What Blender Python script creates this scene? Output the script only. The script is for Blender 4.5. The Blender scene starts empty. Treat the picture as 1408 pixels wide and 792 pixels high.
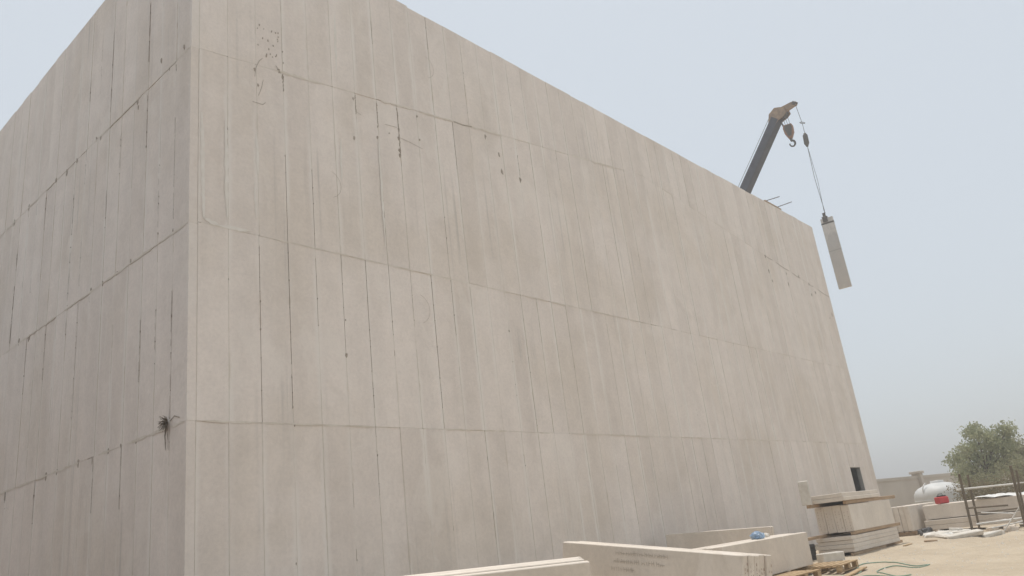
import bpy, bmesh, math, random
from mathutils import Vector, Matrix, noise as mnoise

random.seed(7)
R_ = math.radians
scene = bpy.context.scene
col = scene.collection

# ------------------------------------------------------------------ camera
cam_d = bpy.data.cameras.new('camera')
cam = bpy.data.objects.new('camera', cam_d)
col.objects.link(cam)
yaw, pitch, roll = R_(49.8273), R_(18.0553), R_(-7.0226)
F = Vector((math.sin(yaw)*math.cos(pitch), math.cos(yaw)*math.cos(pitch), math.sin(pitch)))
rt = Vector((math.cos(yaw), -math.sin(yaw), 0)); up = rt.cross(F)
rt2 = math.cos(roll)*rt + math.sin(roll)*up
up2 = -math.sin(roll)*rt + math.cos(roll)*up
cam.matrix_world = Matrix(((rt2.x, up2.x, -F.x, -5.81), (rt2.y, up2.y, -F.y, -11.84),
                           (rt2.z, up2.z, -F.z, 1.35), (0, 0, 0, 1)))
cam_d.sensor_width = 36.0
cam_d.lens = 1076.98*36/1408
cam_d.clip_end = 5000
scene.camera = cam

# ------------------------------------------------------------------ sky, sun, exposure
SUN_EL, SUN_AZ = R_(79), math.atan2(.8, .6)          # azimuth clockwise from +Y
world = bpy.data.worlds.new('World'); scene.world = world; world.use_nodes = True
wn = world.node_tree; wn.nodes.clear()
sky = wn.nodes.new('ShaderNodeTexSky'); sky.sky_type = 'NISHITA'; sky.sun_disc = False
sky.sun_elevation = SUN_EL; sky.sun_rotation = SUN_AZ
sky.air_density = 1.0; sky.dust_density = 1.2; sky.ozone_density = 1.0; sky.altitude = 0
bg = wn.nodes.new('ShaderNodeBackground'); bg.inputs['Strength'].default_value = 0.15
wo = wn.nodes.new('ShaderNodeOutputWorld')
veil = wn.nodes.new('ShaderNodeMixRGB'); veil.inputs[0].default_value = .76      # even dust veil over the whole sky
veil.inputs[2].default_value = (6.35, 6.75, 7.0, 1)
wn.links.new(sky.outputs[0], veil.inputs[1]); wn.links.new(veil.outputs[0], bg.inputs[0]); wn.links.new(bg.outputs[0], wo.inputs[0])
sd = bpy.data.lights.new('sun', 'SUN'); sd.energy = 3.7; sd.angle = R_(0.8); sd.color = (1, .95, .885)
sun = bpy.data.objects.new('sun', sd); col.objects.link(sun)
sdir = Vector((math.sin(SUN_AZ)*math.cos(SUN_EL), math.cos(SUN_AZ)*math.cos(SUN_EL), math.sin(SUN_EL)))
sun.rotation_euler = sdir.to_track_quat('Z', 'Y').to_euler()
sun.location = (20, 10, 60)
scene.view_settings.view_transform = 'Standard'
scene.view_settings.look = 'None'
scene.view_settings.gamma = 1.0
scene.view_settings.use_curve_mapping = False
scene.view_settings.exposure = -0.28
HAZE = .0036

# ------------------------------------------------------------------ helpers
def link(o, parent=None):
    col.objects.link(o)
    if parent is not None:
        o.parent = parent
    return o

def tag(o, label=None, cat=None, group=None, kind=None):
    if label: o['label'] = label
    if cat: o['category'] = cat
    if group: o['group'] = group
    if kind: o['kind'] = kind
    return o

def empty(name, loc=(0, 0, 0), rz=0):
    o = bpy.data.objects.new(name, None); link(o)
    o.location = loc; o.rotation_euler = (0, 0, rz); o.empty_display_size = .2
    return o

class MB:
    """collects shapes, builds one mesh object"""
    def __init__(s): s.v = []; s.f = []; s.smooth = []
    def poly(s, vs, fs, smooth=False):
        b = len(s.v); s.v += [tuple(v) for v in vs]
        s.f += [tuple(i+b for i in f) for f in fs]; s.smooth += [smooth]*len(fs)
        return s
    def box(s, x0, x1, y0, y1, z0, z1, M=None):
        vs = [Vector(p) for p in ((x0,y0,z0),(x1,y0,z0),(x1,y1,z0),(x0,y1,z0),(x0,y0,z1),(x1,y0,z1),(x1,y1,z1),(x0,y1,z1))]
        if M: vs = [M @ v for v in vs]
        return s.poly(vs, [(0,3,2,1),(4,5,6,7),(0,1,5,4),(1,2,6,5),(2,3,7,6),(3,0,4,7)])
    def cbox(s, x0, x1, y0, y1, z0, z1, c=.006, M=None, j=0, rnd=random):
        """box with chamfered edges (24 corner points), j jitters the corners"""
        pts = []
        for X, sx in ((x0, 1), (x1, -1)):
            for Y, sy in ((y0, 1), (y1, -1)):
                for Z, sz in ((z0, 1), (z1, -1)):
                    d = Vector((rnd.uniform(-j, j), rnd.uniform(-j, j), rnd.uniform(-j, j)))
                    pts += [Vector((X, Y+sy*c, Z+sz*c))+d, Vector((X+sx*c, Y, Z+sz*c))+d, Vector((X+sx*c, Y+sy*c, Z))+d]
        bm = bmesh.new()
        for p in pts: bm.verts.new(M @ p if M else p)
        r = bmesh.ops.convex_hull(bm, input=bm.verts)
        bm.verts.index_update(); bm.faces.ensure_lookup_table()
        vs = [v.co.copy() for v in bm.verts]; fs = [[v.index for v in f.verts] for f in bm.faces]
        bm.free()
        return s.poly(vs, fs)
    def tube(s, pts, rad, n=8, cap=True):
        pts = [Vector(p) for p in pts]
        rads = rad if isinstance(rad, (list, tuple)) else [rad]*len(pts)
        vs = []; fs = []
        ref = None
        for i, p in enumerate(pts):
            t = (pts[min(i+1, len(pts)-1)] - pts[max(i-1, 0)]).normalized()
            if ref is None:
                ref = Vector((0, 0, 1)) if abs(t.z) < .9 else Vector((1, 0, 0))
            a = (ref - t*ref.dot(t)).normalized(); b = t.cross(a); ref = a
            for k in range(n):
                an = 2*math.pi*k/n
                vs.append(p + (a*math.cos(an) + b*math.sin(an))*rads[i])
        for i in range(len(pts)-1):
            for k in range(n):
                k2 = (k+1) % n
                fs.append((i*n+k, i*n+k2, (i+1)*n+k2, (i+1)*n+k))
        s.poly(vs, fs, True)
        if cap:
            s.poly(vs[:n], [tuple(range(n))[::-1]]); s.poly(vs[-n:], [tuple(range(n))])
        return s
    def lathe(s, prof, n=32, M=None):
        vs = []; fs = []
        for r, z in prof:
            for k in range(n):
                v = Vector((r*math.cos(2*math.pi*k/n), r*math.sin(2*math.pi*k/n), z))
                vs.append(M @ v if M else v)
        for i in range(len(prof)-1):
            for k in range(n):
                k2 = (k+1) % n
                fs.append((i*n+k, i*n+k2, (i+1)*n+k2, (i+1)*n+k))
        return s.poly(vs, fs, True)
    def prism(s, pts2, y0, y1, M=None):
        """outline in x,z extruded along y"""
        n = len(pts2)
        vs = [Vector((x, y0, z)) for x, z in pts2] + [Vector((x, y1, z)) for x, z in pts2]
        if M: vs = [M @ v for v in vs]
        return s.poly(vs, [tuple(range(n)), tuple(range(2*n-1, n-1, -1))] + [(i, n+i, n+(i+1) % n, (i+1) % n) for i in range(n)])
    def mesh(s, name, mat):
        me = bpy.data.meshes.new(name); me.from_pydata(s.v, [], s.f)
        bm = bmesh.new(); bm.from_mesh(me); bmesh.ops.recalc_face_normals(bm, faces=bm.faces); bm.to_mesh(me); bm.free()
        me.polygons.foreach_set('use_smooth', s.smooth)
        me.materials.append(mat); me.update()
        return me
    def build(s, name, mat, parent=None, loc=None, M=None):
        o = bpy.data.objects.new(name, s.mesh(name, mat)); link(o, parent)
        if loc is not None: o.location = loc
        if M is not None: o.matrix_world = M
        return o

# ------------------------------------------------------------------ materials
class NT:
    def __init__(s, name):
        s.m = bpy.data.materials.new(name); s.m.use_nodes = True
        s.t = s.m.node_tree; s.t.nodes.clear()
        s.out = s.n('OutputMaterial'); s.b = s.n('BsdfPrincipled')
        s.t.links.new(s.b.outputs[0], s.out.inputs[0])
    def n(s, typ, **kw):
        nd = s.t.nodes.new('ShaderNode'+typ)
        for k, v in kw.items(): setattr(nd, k, v)
        return nd
    def put(s, sock, v):
        if hasattr(v, 'is_linked') or hasattr(v, 'links'): s.t.links.new(v, sock)
        else: sock.default_value = v
    def math(s, op, a, b=0.0, clamp=False):
        nd = s.n('Math', operation=op, use_clamp=clamp); s.put(nd.inputs[0], a); s.put(nd.inputs[1], b); return nd.outputs[0]
    def mix(s, f, a, b, mode='MIX'):
        nd = s.n('MixRGB', blend_type=mode); s.put(nd.inputs[0], f)
        s.put(nd.inputs[1], a if not isinstance(a, tuple) else (*a, 1)); s.put(nd.inputs[2], b if not isinstance(b, tuple) else (*b, 1))
        return nd.outputs[0]
    def pos(s, sc=(1, 1, 1), obj=False):
        src = s.n('TexCoord').outputs['Object'] if obj else s.n('NewGeometry').outputs['Position']
        mp = s.n('Mapping'); s.t.links.new(src, mp.inputs[0]); mp.inputs['Scale'].default_value = sc
        return mp.outputs[0]
    def noise(s, vec, scale, detail=4, rough=.55, dist=0):
        nd = s.n('TexNoise'); s.t.links.new(vec, nd.inputs['Vector'])
        nd.inputs['Scale'].default_value = scale; nd.inputs['Detail'].default_value = detail
        nd.inputs['Roughness'].default_value = rough; nd.inputs['Distortion'].default_value = dist
        return nd.outputs[0]
    def ramp(s, f, lo, hi, a=0.0, b=1.0):
        nd = s.n('MapRange', interpolation_type='SMOOTHSTEP'); s.put(nd.inputs[0], f)
        nd.inputs[1].default_value = lo; nd.inputs[2].default_value = hi
        nd.inputs[3].default_value = a; nd.inputs[4].default_value = b
        return nd.outputs[0]
    def scale(s, c, f):
        nd = s.n('VectorMath', operation='SCALE'); s.t.links.new(c, nd.inputs[0]); s.put(nd.inputs['Scale'], f); return nd.outputs[0]
    def finish(s, colr, rough=.85, bump=None, dist=.01, strength=.4, metal=0, spec=.3):
        s.put(s.b.inputs['Base Color'], colr if not isinstance(colr, tuple) else (*colr, 1))
        s.put(s.b.inputs['Roughness'], rough); s.b.inputs['Metallic'].default_value = metal
        s.b.inputs['Specular IOR Level'].default_value = spec
        if bump is not None:
            bn = s.n('Bump'); s.t.links.new(bump, bn.inputs['Height'])
            bn.inputs['Distance'].default_value = dist; bn.inputs['Strength'].default_value = strength
            s.t.links.new(bn.outputs[0], s.b.inputs['Normal'])
        return s.m

def mat_aac(name, c1, c2, wall=True):
    s = NT(name)
    rnd = s.n('ObjectInfo').outputs['Random']
    c = s.mix(rnd, c1, c2)
    P0 = s.pos()
    big = s.noise(P0, .33, 3)
    c = s.mix(s.ramp(big, .44, .66, 0, .45), c, (.68, .60, .51))
    st = s.noise(s.pos((1.5, 1.5, .22)), 1.0, 3, .5)
    c = s.scale(c, s.ramp(st, .3, .7, .955, 1.03))
    bl = s.noise(P0, 2.3, 5, .6)
    c = s.scale(c, s.ramp(bl, .3, .7, .965, 1.03))
    sp = s.noise(P0, 14, 6, .7)
    c = s.scale(c, s.ramp(sp, .3, .75, 1.03, .93))
    # damp, dusty and patched areas of uneven outline
    pt = s.noise(s.pos((1, 1, .6)), .9, 6, .68, .6)
    c = s.mix(s.ramp(pt, .55, .63, 0, .30), c, (.84, .78, .71))
    c = s.mix(s.ramp(pt, .44, .36, 0, .20), c, (.60, .53, .46))
    if wall:
        tc = s.n('TexCoord').outputs['Object']
        sx = s.n('SeparateXYZ'); s.t.links.new(tc, sx.inputs[0])
        ax = s.math('ABSOLUTE', sx.outputs[0])
        edge = s.noise(s.pos((1.6, 1.6, 1.0)), 2.2, 4, .6)
        ew = s.math('MULTIPLY', s.math('SUBTRACT', edge, .5), .14)
        e = s.ramp(s.math('ADD', ax, ew), .185, .275)
        patch = s.ramp(s.noise(s.pos((1.3, 1.3, .3)), 1.0, 3), .36, .60)
        c = s.mix(s.math('MULTIPLY', s.math('MULTIPLY', e, patch), s.ramp(s.math('FRACT', s.math('MULTIPLY', rnd, 7.3)), 0.05, .95, .22, .80)), c, (.82, .77, .71))
        # tan adhesive that soaked out of the joints
        tan = s.ramp(s.noise(s.pos((1.1, 1.1, .7)), 1.7, 3), .52, .70)
        e2 = s.ramp(s.math('ADD', ax, ew), .26, .30)
        c = s.mix(s.math('MULTIPLY', s.math('MULTIPLY', e2, tan), .4), c, (.56, .47, .37))
        # rain streaks, grey
        gs = s.noise(s.pos((7, 7, .10)), 1.0, 3, .5)
        gm = s.ramp(s.noise(s.pos((.35, .35, .3)), 1.0, 2), .50, .66)
        c = s.mix(s.math('MULTIPLY', s.ramp(gs, .56, .72), s.math('MULTIPLY', gm, .42)), c, (.40, .38, .35))
    bp = s.math('ADD', s.noise(P0, 60, 4), s.math('MULTIPLY', s.noise(P0, 7, 3), .8))
    return s.finish(c, .92, bp, .006, .35, spec=.2)

def mat_plain(name, c, c2=None, rough=.6, scale=6, metal=0, bump=.0, spec=.4, obj=True, stretch=(1, 1, 1)):
    s = NT(name)
    v = s.pos(stretch, obj=obj)
    nz = s.noise(v, scale, 5, .6)
    colr = s.mix(s.ramp(nz, .3, .7), c, c2 or tuple(x*.75 for x in c))
    return s.finish(colr, rough, nz if bump else None, .01, bump, metal, spec)

M_PANEL = mat_aac('wall_panel_concrete', (.81, .735, .67), (.74, .665, .60))
M_MORTAR = mat_plain('joint_mortar', (.76, .705, .64), (.66, .59, .51), .95, 5, obj=False)
M_SMEAR = mat_plain('smeared_mortar', (.80, .755, .695), (.74, .69, .62), .95, 5, obj=False)
M_CHIP = mat_plain('edge_dirt_gap_shade', (.29, .24, .195), (.47, .405, .335), .95, 30, obj=False)  # also colours the strips that stand for shaded joint gaps
M_PACK = mat_aac('stored_panel_concrete', (.72, .65, .565), (.68, .61, .53), wall=False)
M_WHITEBLOCK = mat_plain('white_block', (.66, .62, .56), (.56, .52, .455), .9, 9, bump=.3)
M_WOOD = mat_plain('weathered_timber', (.46, .33, .215), (.33, .23, .145), .8, 6, bump=.3, stretch=(.4, 5, 5))
M_PALLET = mat_plain('pallet_wood', (.50, .36, .21), (.34, .23, .125), .8, 5, bump=.3, stretch=(1, 5, 5))
M_DARKWOOD = mat_plain('dark_post', (.19, .15, .105), (.13, .105, .075), .85, 8)
M_CLEAR = mat_plain('pale_pipe', (.72, .71, .68), (.6, .58, .54), .5, 5)
M_BOOM = mat_plain('boom_paint', (.075, .076, .092), (.055, .055, .066), .55, 2.5)
M_HEAD = mat_plain('boom_head_paint', (.36, .25, .16), (.22, .155, .11), .65, 5)
M_HOOK = mat_plain('hook_block_paint', (.34, .17, .09), (.24, .13, .085), .6, 6)
M_STEEL = mat_plain('dark_steel', (.075, .07, .065), (.12, .10, .085), .5, 8)
M_ROPE = mat_plain('wire_rope', (.10, .10, .105), (.16, .16, .16), .5, 30)
M_TANK = mat_plain('tank_plastic', (.62, .62, .61), (.53, .53, .51), .55, 1.5)
M_RED = mat_plain('red_plastic', (.55, .055, .055), (.42, .04, .045), .45, 4)
M_BLACK = mat_plain('black_plastic', (.035, .035, .035), (.06, .055, .05), .5, 5)
M_BLUE = mat_plain('blue_plastic_bag', (.16, .25, .38), (.33, .42, .52), .3, 9)
M_SHEET = mat_plain('white_plastic_sheet', (.78, .78, .76), (.64, .62, .58), .4, 3)
M_HOSE = mat_plain('green_hose', (.17, .28, .20), (.25, .36, .28), .5, 6)
M_INK = mat_plain('marker_ink', (.36, .25, .19), (.42, .32, .25), .9, 10)
M_INK2 = mat_plain('pencil_marks', (.44, .39, .33), (.50, .44, .37), .9, 10)
M_BWALL = mat_plain('boundary_plaster', (.56, .51, .45), (.50, .45, .395), .9, .8, obj=False)
M_SLAB = mat_plain('grey_slab', (.40, .39, .37), (.33, .32, .30), .9, 1.0, obj=False)
M_BARK = mat_plain('bark', (.16, .12, .085), (.10, .075, .055), .9, 10)
M_TWIG = mat_plain('dry_twigs', (.30, .22, .13), (.20, .145, .09), .9, 6)

def mat_leaf(name, a, b):
    s = NT(name)
    f = s.ramp(s.noise(s.pos(), 2.2, 3), .35, .65)
    c = s.mix(f, a, b)
    c = s.scale(c, s.ramp(s.noise(s.pos(), 23, 2), .3, .7, .75, 1.3))
    m = s.finish(c, .6, spec=.3)
    tr = s.n('BsdfTranslucent'); s.t.links.new(c, tr.inputs[0])
    mx = s.n('MixShader'); mx.inputs[0].default_value = .4
    s.t.links.new(s.b.outputs[0], mx.inputs[1]); s.t.links.new(tr.outputs[0], mx.inputs[2]); s.t.links.new(mx.outputs[0], s.out.inputs[0])
    return m
M_LEAF = mat_leaf('dusty_leaves', (.33, .35, .205), (.42, .42, .28))
M_LEAF2 = mat_leaf('olive_leaves', (.28, .275, .155), (.33, .315, .20))
M_DRY = mat_leaf('dry_leaves', (.26, .205, .125), (.20, .17, .095))

def mat_sand():
    s = NT('sand')
    P0 = s.pos()
    c = s.mix(s.ramp(s.noise(P0, .5, 5), .35, .65), (.54, .455, .345), (.475, .395, .295))
    c = s.mix(s.ramp(s.noise(P0, 2.6, 6, .65), .45, .75, 0, .6), c, (.585, .50, .375))
    c = s.mix(s.ramp(s.noise(P0, 9, 4, .7), .62, .74, 0, .5), c, (.35, .29, .22))
    h = s.math('ADD', s.math('MULTIPLY', s.noise(P0, 1.8, 5), 2.2), s.math('ADD', s.noise(P0, 9, 5), s.math('MULTIPLY', s.noise(P0, 45, 3), .35)))
    return s.finish(c, .95, h, .07, .8, spec=.15)
M_SAND = mat_sand()

# ------------------------------------------------------------------ ground
def sstep(a, b, x):
    t = min(1, max(0, (x-a)/(b-a))); return t*t*(3-2*t)
def gz(x, y):
    rut = 0
    for c0 in (-6.9, -8.5, -10.6):
        d = y-(c0+.05*(x-14)+.5*math.sin(x*.13+c0)); rut += -.035*math.exp(-(d/.22)**2)+.018*math.exp(-((abs(d)-.42)/.16)**2)
    z = rut*sstep(4, 9, x)*(1-sstep(30, 36, x)) + .12*sstep(-7.0, -4.6, y) - .32*sstep(-7.0, -12, y)*(1-sstep(8, 22, x))
    n = mnoise.noise(Vector((x*.45, y*.45, 3))) * .05 + mnoise.noise(Vector((x*1.6, y*1.6, 7))) * .03 + mnoise.noise(Vector((x*3.9, y*3.9, 5))) * .014
    near = sstep(-60, -20, x)*(1-sstep(60, 90, x))
    w = sstep(0, -1.2, y)                      # flat against the building
    return z + n*near*w*(.35 + .65*sstep(-4.2, -5.6, y))
def axis(lo, hi, step, far):
    a = []; x = lo
    while x < hi: a.append(x); x += step
    a.append(hi)
    out = []; d = step
    x = hi
    while x < far: d *= 1.35; x += d; out.append(x)
    neg = []; d = step; x = lo
    while x > -far: d *= 1.35; x -= d; neg.append(x)
    return neg[::-1] + a + out
gx = axis(-10, 46, .22, 700); gy = axis(-13.5, 2, .13, 700)
gv = [(x, y, gz(x, y)) for y in gy for x in gx]
nx = len(gx)
gf = [(j*nx+i, j*nx+i+1, (j+1)*nx+i+1, (j+1)*nx+i) for j in range(len(gy)-1) for i in range(nx-1)]
m = MB(); m.poly(gv, gf, True)
ground = m.build('ground', M_SAND); tag(ground, kind='structure')

# unseen dark earth track, added to cut ground bounce onto the side wall
rx = [-44+1.1*i for i in range(40)] + [-.9]; ry = [-60+2*i for i in range(20)] + [-20+.5*i for i in range(50)] + [5+3*i for i in range(30)]
rx = sorted(set(round(v, 3) for v in rx if v <= -.9)); nr = len(rx)
m = MB(); m.poly([(x, y, gz(x, y)+.03) for y in ry for x in rx], [(j*nr+i, j*nr+i+1, (j+1)*nr+i+1, (j+1)*nr+i) for j in range(len(ry)-1) for i in range(nr-1)], True)
added_track = m.build('added_track', mat_plain('added_track_earth', (.20, .15, .108), (.25, .19, .14), .95, 2.0, obj=False)); tag(added_track, kind='structure')

# out-of-view earth bank, added to block sky light from the lower side wall
m = MB(); bx = [-34+1.0*i for i in range(29)]; by = [-8+1.0*i for i in range(60)]; nb = len(bx)
def bank(x, y):
    h = 8.5*sstep(-6.8, -13.5, x)*sstep(-34, -22, x)*sstep(-7, 3, y)*(1-sstep(40, 50, y))
    return h*(1+.12*mnoise.noise(Vector((x*.3, y*.3, 1)))) - .35 + .05*mnoise.noise(Vector((x, y, 4)))
m.poly([(x, y, bank(x, y)) for y in by for x in bx], [(j*nb+i, j*nb+i+1, (j+1)*nb+i+1, (j+1)*nb+i) for j in range(len(by)-1) for i in range(nb-1)], True)
tag(m.build('added_shade_bank', mat_plain('shade_bank_earth', (.19, .14, .10), (.14, .105, .078), .95, .8, obj=False, bump=.4)), kind='structure')

# ------------------------------------------------------------------ the hall
TOP = 14.3156; LEN = 31.31; TH = .15; GAP = .012; DEPTH = 25.0
hall = empty('panel_clad_hall', (0, 0, 0))
tag(hall, 'huge windowless hall clad in pale upright aerated concrete panels', 'building')
def j1f(x): return 10.68 + 1.89*(1-abs(x-15.655)/15.655)

OPEN_M = [(3,11,11.59,14.05),(3,14,12.29,14.22),(3,15,12.31,14.19),(3,6,12.69,13.31),(3,9,13.35,14.45),(2,2,10.47,10.75),(2,2,7.2,9.05),(2,3,7.2,8.91),(2,5,10.69,11.09),(2,6,10.58,11.13),(2,7,10.56,11.15),(2,10,10.18,11.46),(2,11,10.77,11.52),(2,9,7.83,8.92),(2,24,11.81,12.42),(2,21,9.63,10.11),(2,19,9.36,10.22),(2,20,9.4,9.66),(2,14,10.57,11.58),(2,17,11.07,11.77),(1,1,3.8,7.0),(1,2,4.86,7.17),(1,2,4.08,4.67),(1,3,5.65,7.0),(1,4,5.11,7.2),(1,5,4.87,7.19),(1,5,4.16,4.66),(1,6,5.68,7.19),(1,7,6.07,7.2),(1,8,4.87,7.2),(1,8,4.24,4.71),(1,9,5.89,7.2),(1,10,5.45,7.11),(1,12,7.05,7.2),(1,12,6.2,6.38),(1,13,5.23,5.81),(1,12,4.35,5.48),(1,13,3.95,4.74),(2,32,7.2,7.82),(1,26,4.5,5.18),(0,4,2.33,2.74),(0,5,3.6,3.74),(0,5,2.53,3.33),(0,4,1.42,1.61),(0,12,3.02,3.27)]
OPEN_L = [(3,2,11.32,12.72),(3,5,11.05,13.07),(3,6,12.27,13.22),(3,7,11.93,12.41),(2,0,10.47,10.6),(2,0,7.45,9.46),(2,1,7.38,8.9),(2,2,9.41,10.54),(2,4,9.34,10.2),(2,5,8.38,9.2),(2,7,9.85,10.7),(2,8,8.88,10.0),(2,11,9.66,10.57),(2,12,10.27,10.61),(2,14,9.23,9.66),(2,13,8.59,8.73),(2,7,7.51,8.49),(2,8,7.24,8.58),(2,14,7.34,8.79),(2,12,8.27,8.71),(1,0,3.93,6.1),(1,1,4.97,5.95),(1,2,4.79,5.92),(1,7,4.73,7.14),(1,8,6.6,6.89),(1,10,5.92,7.15),(1,12,5.85,7.11),(1,13,6.81,7.07),(1,6,6.97,7.15),(0,5,2.79,3.77),(0,3,2.72,3.77),(0,10,2.91,3.77),(0,13,3.41,3.77),(0,0,3.42,3.77)]
DOOR = (28.46, 29.62, 2.77)

def build_wall(name, edges, jfun, length, opens, to_world, mirror, seed, door=None, hopen=.06):
    """wall in local coordinates: u along the wall, depth v inwards, z up"""
    rd = random.Random(seed)
    rows = [lambda u: -.1, lambda u: 3.783, lambda u: 7.2 if not mirror else 7.167, jfun, lambda u: TOP]
    core = MB()
    def cbx(u0, u1, v0, v1, z0, z1):
        vs = [to_world(u, v, z) for u, v, z in ((u0,v0,z0),(u1,v0,z0),(u1,v1,z0),(u0,v1,z0),(u0,v0,z1),(u1,v0,z1),(u1,v1,z1),(u0,v1,z1))]
        core.poly(vs, [(0,3,2,1),(4,5,6,7),(0,1,5,4),(1,2,6,5),(2,3,7,6),(3,0,4,7)])
    # joints: back strip everywhere, flush filling where the joint is pointed
    for r in range(4):
        for k, u in enumerate(edges[1:-1]):
            if door and r == 0 and door[0]-.3 < u < door[1]+.3: continue
            z0, z1 = rows[r](u)+.01, rows[r+1](u)-.01
            cbx(u-GAP/2+.0006, u+GAP/2-.0006, .10, TH-.004, z0, z1)
            op = sorted((max(a, z0), min(b, z1)) for (rr, kk, a, b) in opens if rr == r and kk == k)
            z = z0
            for a, b in op + [(z1, z1)]:
                if a - z > .03:
                    zz = z
                    while zz < a - .02:
                        ze = min(a, zz + rd.uniform(.3, 1.1))
                        d = rd.choice((-.004, -.002, -.001, .0, .001, .003))
                        cbx(u-GAP/2+.0006, u+GAP/2-.0006, d, .05, zz, ze-.0015)
                        zz = ze + (rd.uniform(.03, .12) if rd.random() < .10 else 0)
                z = max(z, b)
    for r in range(1, 4):
        for i in range(len(edges)-1):
            u0, u1 = edges[i]+.008, edges[i+1]-.008
            za, zb = rows[r](edges[i]), rows[r](edges[i+1])
            n = 2
            for q in range(n):
                a = u0+(u1-u0)*q/n; b = u0+(u1-u0)*(q+1)/n - .002
                d = .09 if rd.random() < hopen else rd.choice((-.003, -.001, .0, .001, .004))
                zA, zB = za+(zb-za)*q/n, za+(zb-za)*(q+1)/n
                h = GAP/2-.0008
                vs = [to_world(u, v, z) for u, v, z in ((a,d,zA-h),(b,d,zB-h),(b,TH-.004,zB-h),(a,TH-.004,zA-h),(a,d,zA+h),(b,d,zB+h),(b,TH-.004,zB+h),(a,TH-.004,zA+h))]
                core.poly(vs, [(0,3,2,1),(4,5,6,7),(0,1,5,4),(1,2,6,5),(2,3,7,6),(3,0,4,7)])
    if not mirror: cbx(TH+.0012, edges[0]+GAP/2-.0008, .0015, TH-.004, -.1, TOP-.002)
    wall = core.build(name, M_MORTAR, hall)
    # panels
    cache = {}
    def panel(u0, u1, zb0, zb1, zt0, zt1):
        w = u1-u0-GAP; h = GAP/2
        um = (u0+u1)/2; base = (zb0+zb1)/2
        key = tuple(round(v, 3) for v in (w, zb0-base, zb1-base, zt0-base, zt1-base))
        me = cache.get(key)
        if me is None:
            c = .0015
            b0, b1, t0, t1 = zb0-base+h, zb1-base+h, zt0-base-h, zt1-base-h
            if zt0 == TOP: t0 += h; t1 += h
            mm = MB(); W = w/2
            # front face inset by a small chamfer
            vs = [(-W+c,0,b0+c),(W-c,0,b1+c),(W-c,0,t1-c),(-W+c,0,t0-c),
                  (-W,c,b0),(W,c,b1),(W,c,t1),(-W,c,t0),(-W,TH,b0),(W,TH,b1),(W,TH,t1),(-W,TH,t0)]
            if mirror: vs = [(-x, y, z) for x, y, z in vs]
            mm.poly(vs, [(0,1,2,3),(4,5,1,0),(5,6,2,1),(6,7,3,2),(7,4,0,3),(4,8,9,5),(5,9,10,6),(6,10,11,7),(7,11,8,4),(8,11,10,9)])
            me = mm.mesh('wall_panel', M_PANEL); cache[key] = me
        o = bpy.data.objects.new('wall_panel', me); link(o, wall)
        p = to_world(um, rd.uniform(-.004, .008), base)
        o.location = p
        o.rotation_euler = (rd.uniform(-.0006, .0006), 0, (R_(-90) if mirror else 0) + rd.uniform(-.004, .004))
        return o
    for r in range(4):
        for i in range(len(edges)-1):
            u0, u1 = edges[i], edges[i+1]
            b, t = rows[r], rows[r+1]
            tj = rd.uniform(-.018, .014) if r == 3 else 0
            if door and r == 0 and u1 > door[0] and u0 < door[1]:
                if u0 < door[0]-.05: panel(u0, door[0]+GAP/2, b(0), b(0), t(0), t(0))
                if u1 > door[1]+.05: panel(door[1]-GAP/2, u1, b(0), b(0), t(0), t(0))
                panel(max(u0, door[0]), min(u1, door[1]), door[2], door[2], t(0), t(0))
                continue
            o = panel(u0, u1, b(u0), b(u1), t(u0), t(u1))
            if r == 3: o.location.z -= 0; o.scale.z = 1 + tj/3.0
    return wall

edges_f = [TH+.004] + [.713+.6*k for k in range(51)] + [LEN]
front = build_wall('front_wall', edges_f, j1f, LEN, OPEN_M, lambda u, v, z: Vector((u, v, z)), False, 3, DOOR)
edges_s = [0] + [.57+.6*k for k in range(23)]
side = build_wall('side_wall', edges_s, lambda u: 10.68, 13.77, OPEN_L, lambda u, v, z: Vector((v, u, z)), True, 5, None, .14)
ye = edges_s[-1]
MB().box(0, TH, ye+.006, DEPTH, -.1, TOP).build('side_wall_rear', M_PANEL, hall)
MB().box(TH+.004, LEN-TH-.004, DEPTH-TH, DEPTH, -.1, TOP).build('back_wall', M_PANEL, hall)
MB().box(LEN-TH, LEN-.003, TH+.004, DEPTH, -.1, TOP-.003).build('end_wall', M_PANEL, hall)
MB().box(TH+.01, LEN-TH-.01, TH+.01, DEPTH-TH-.01, 13.3, 13.5).build('roof_slab', M_SLAB, hall)
MB().box(TH+.01, LEN-TH-.01, TH+.01, DEPTH-TH-.01, .13, .16).build('floor_slab', M_SLAB, hall)
jm = MB()
jm.box(DOOR[0]-.0, DOOR[0]+.012, .02, TH+.02, .15, DOOR[2]-.012); jm.box(DOOR[1]-.012, DOOR[1], .02, TH+.02, .15, DOOR[2]-.012)
jm.box(DOOR[0], DOOR[1], .02, TH+.02, DOOR[2]-.012, DOOR[2])
jm.build('door_frame', M_SLAB, hall)

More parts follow.
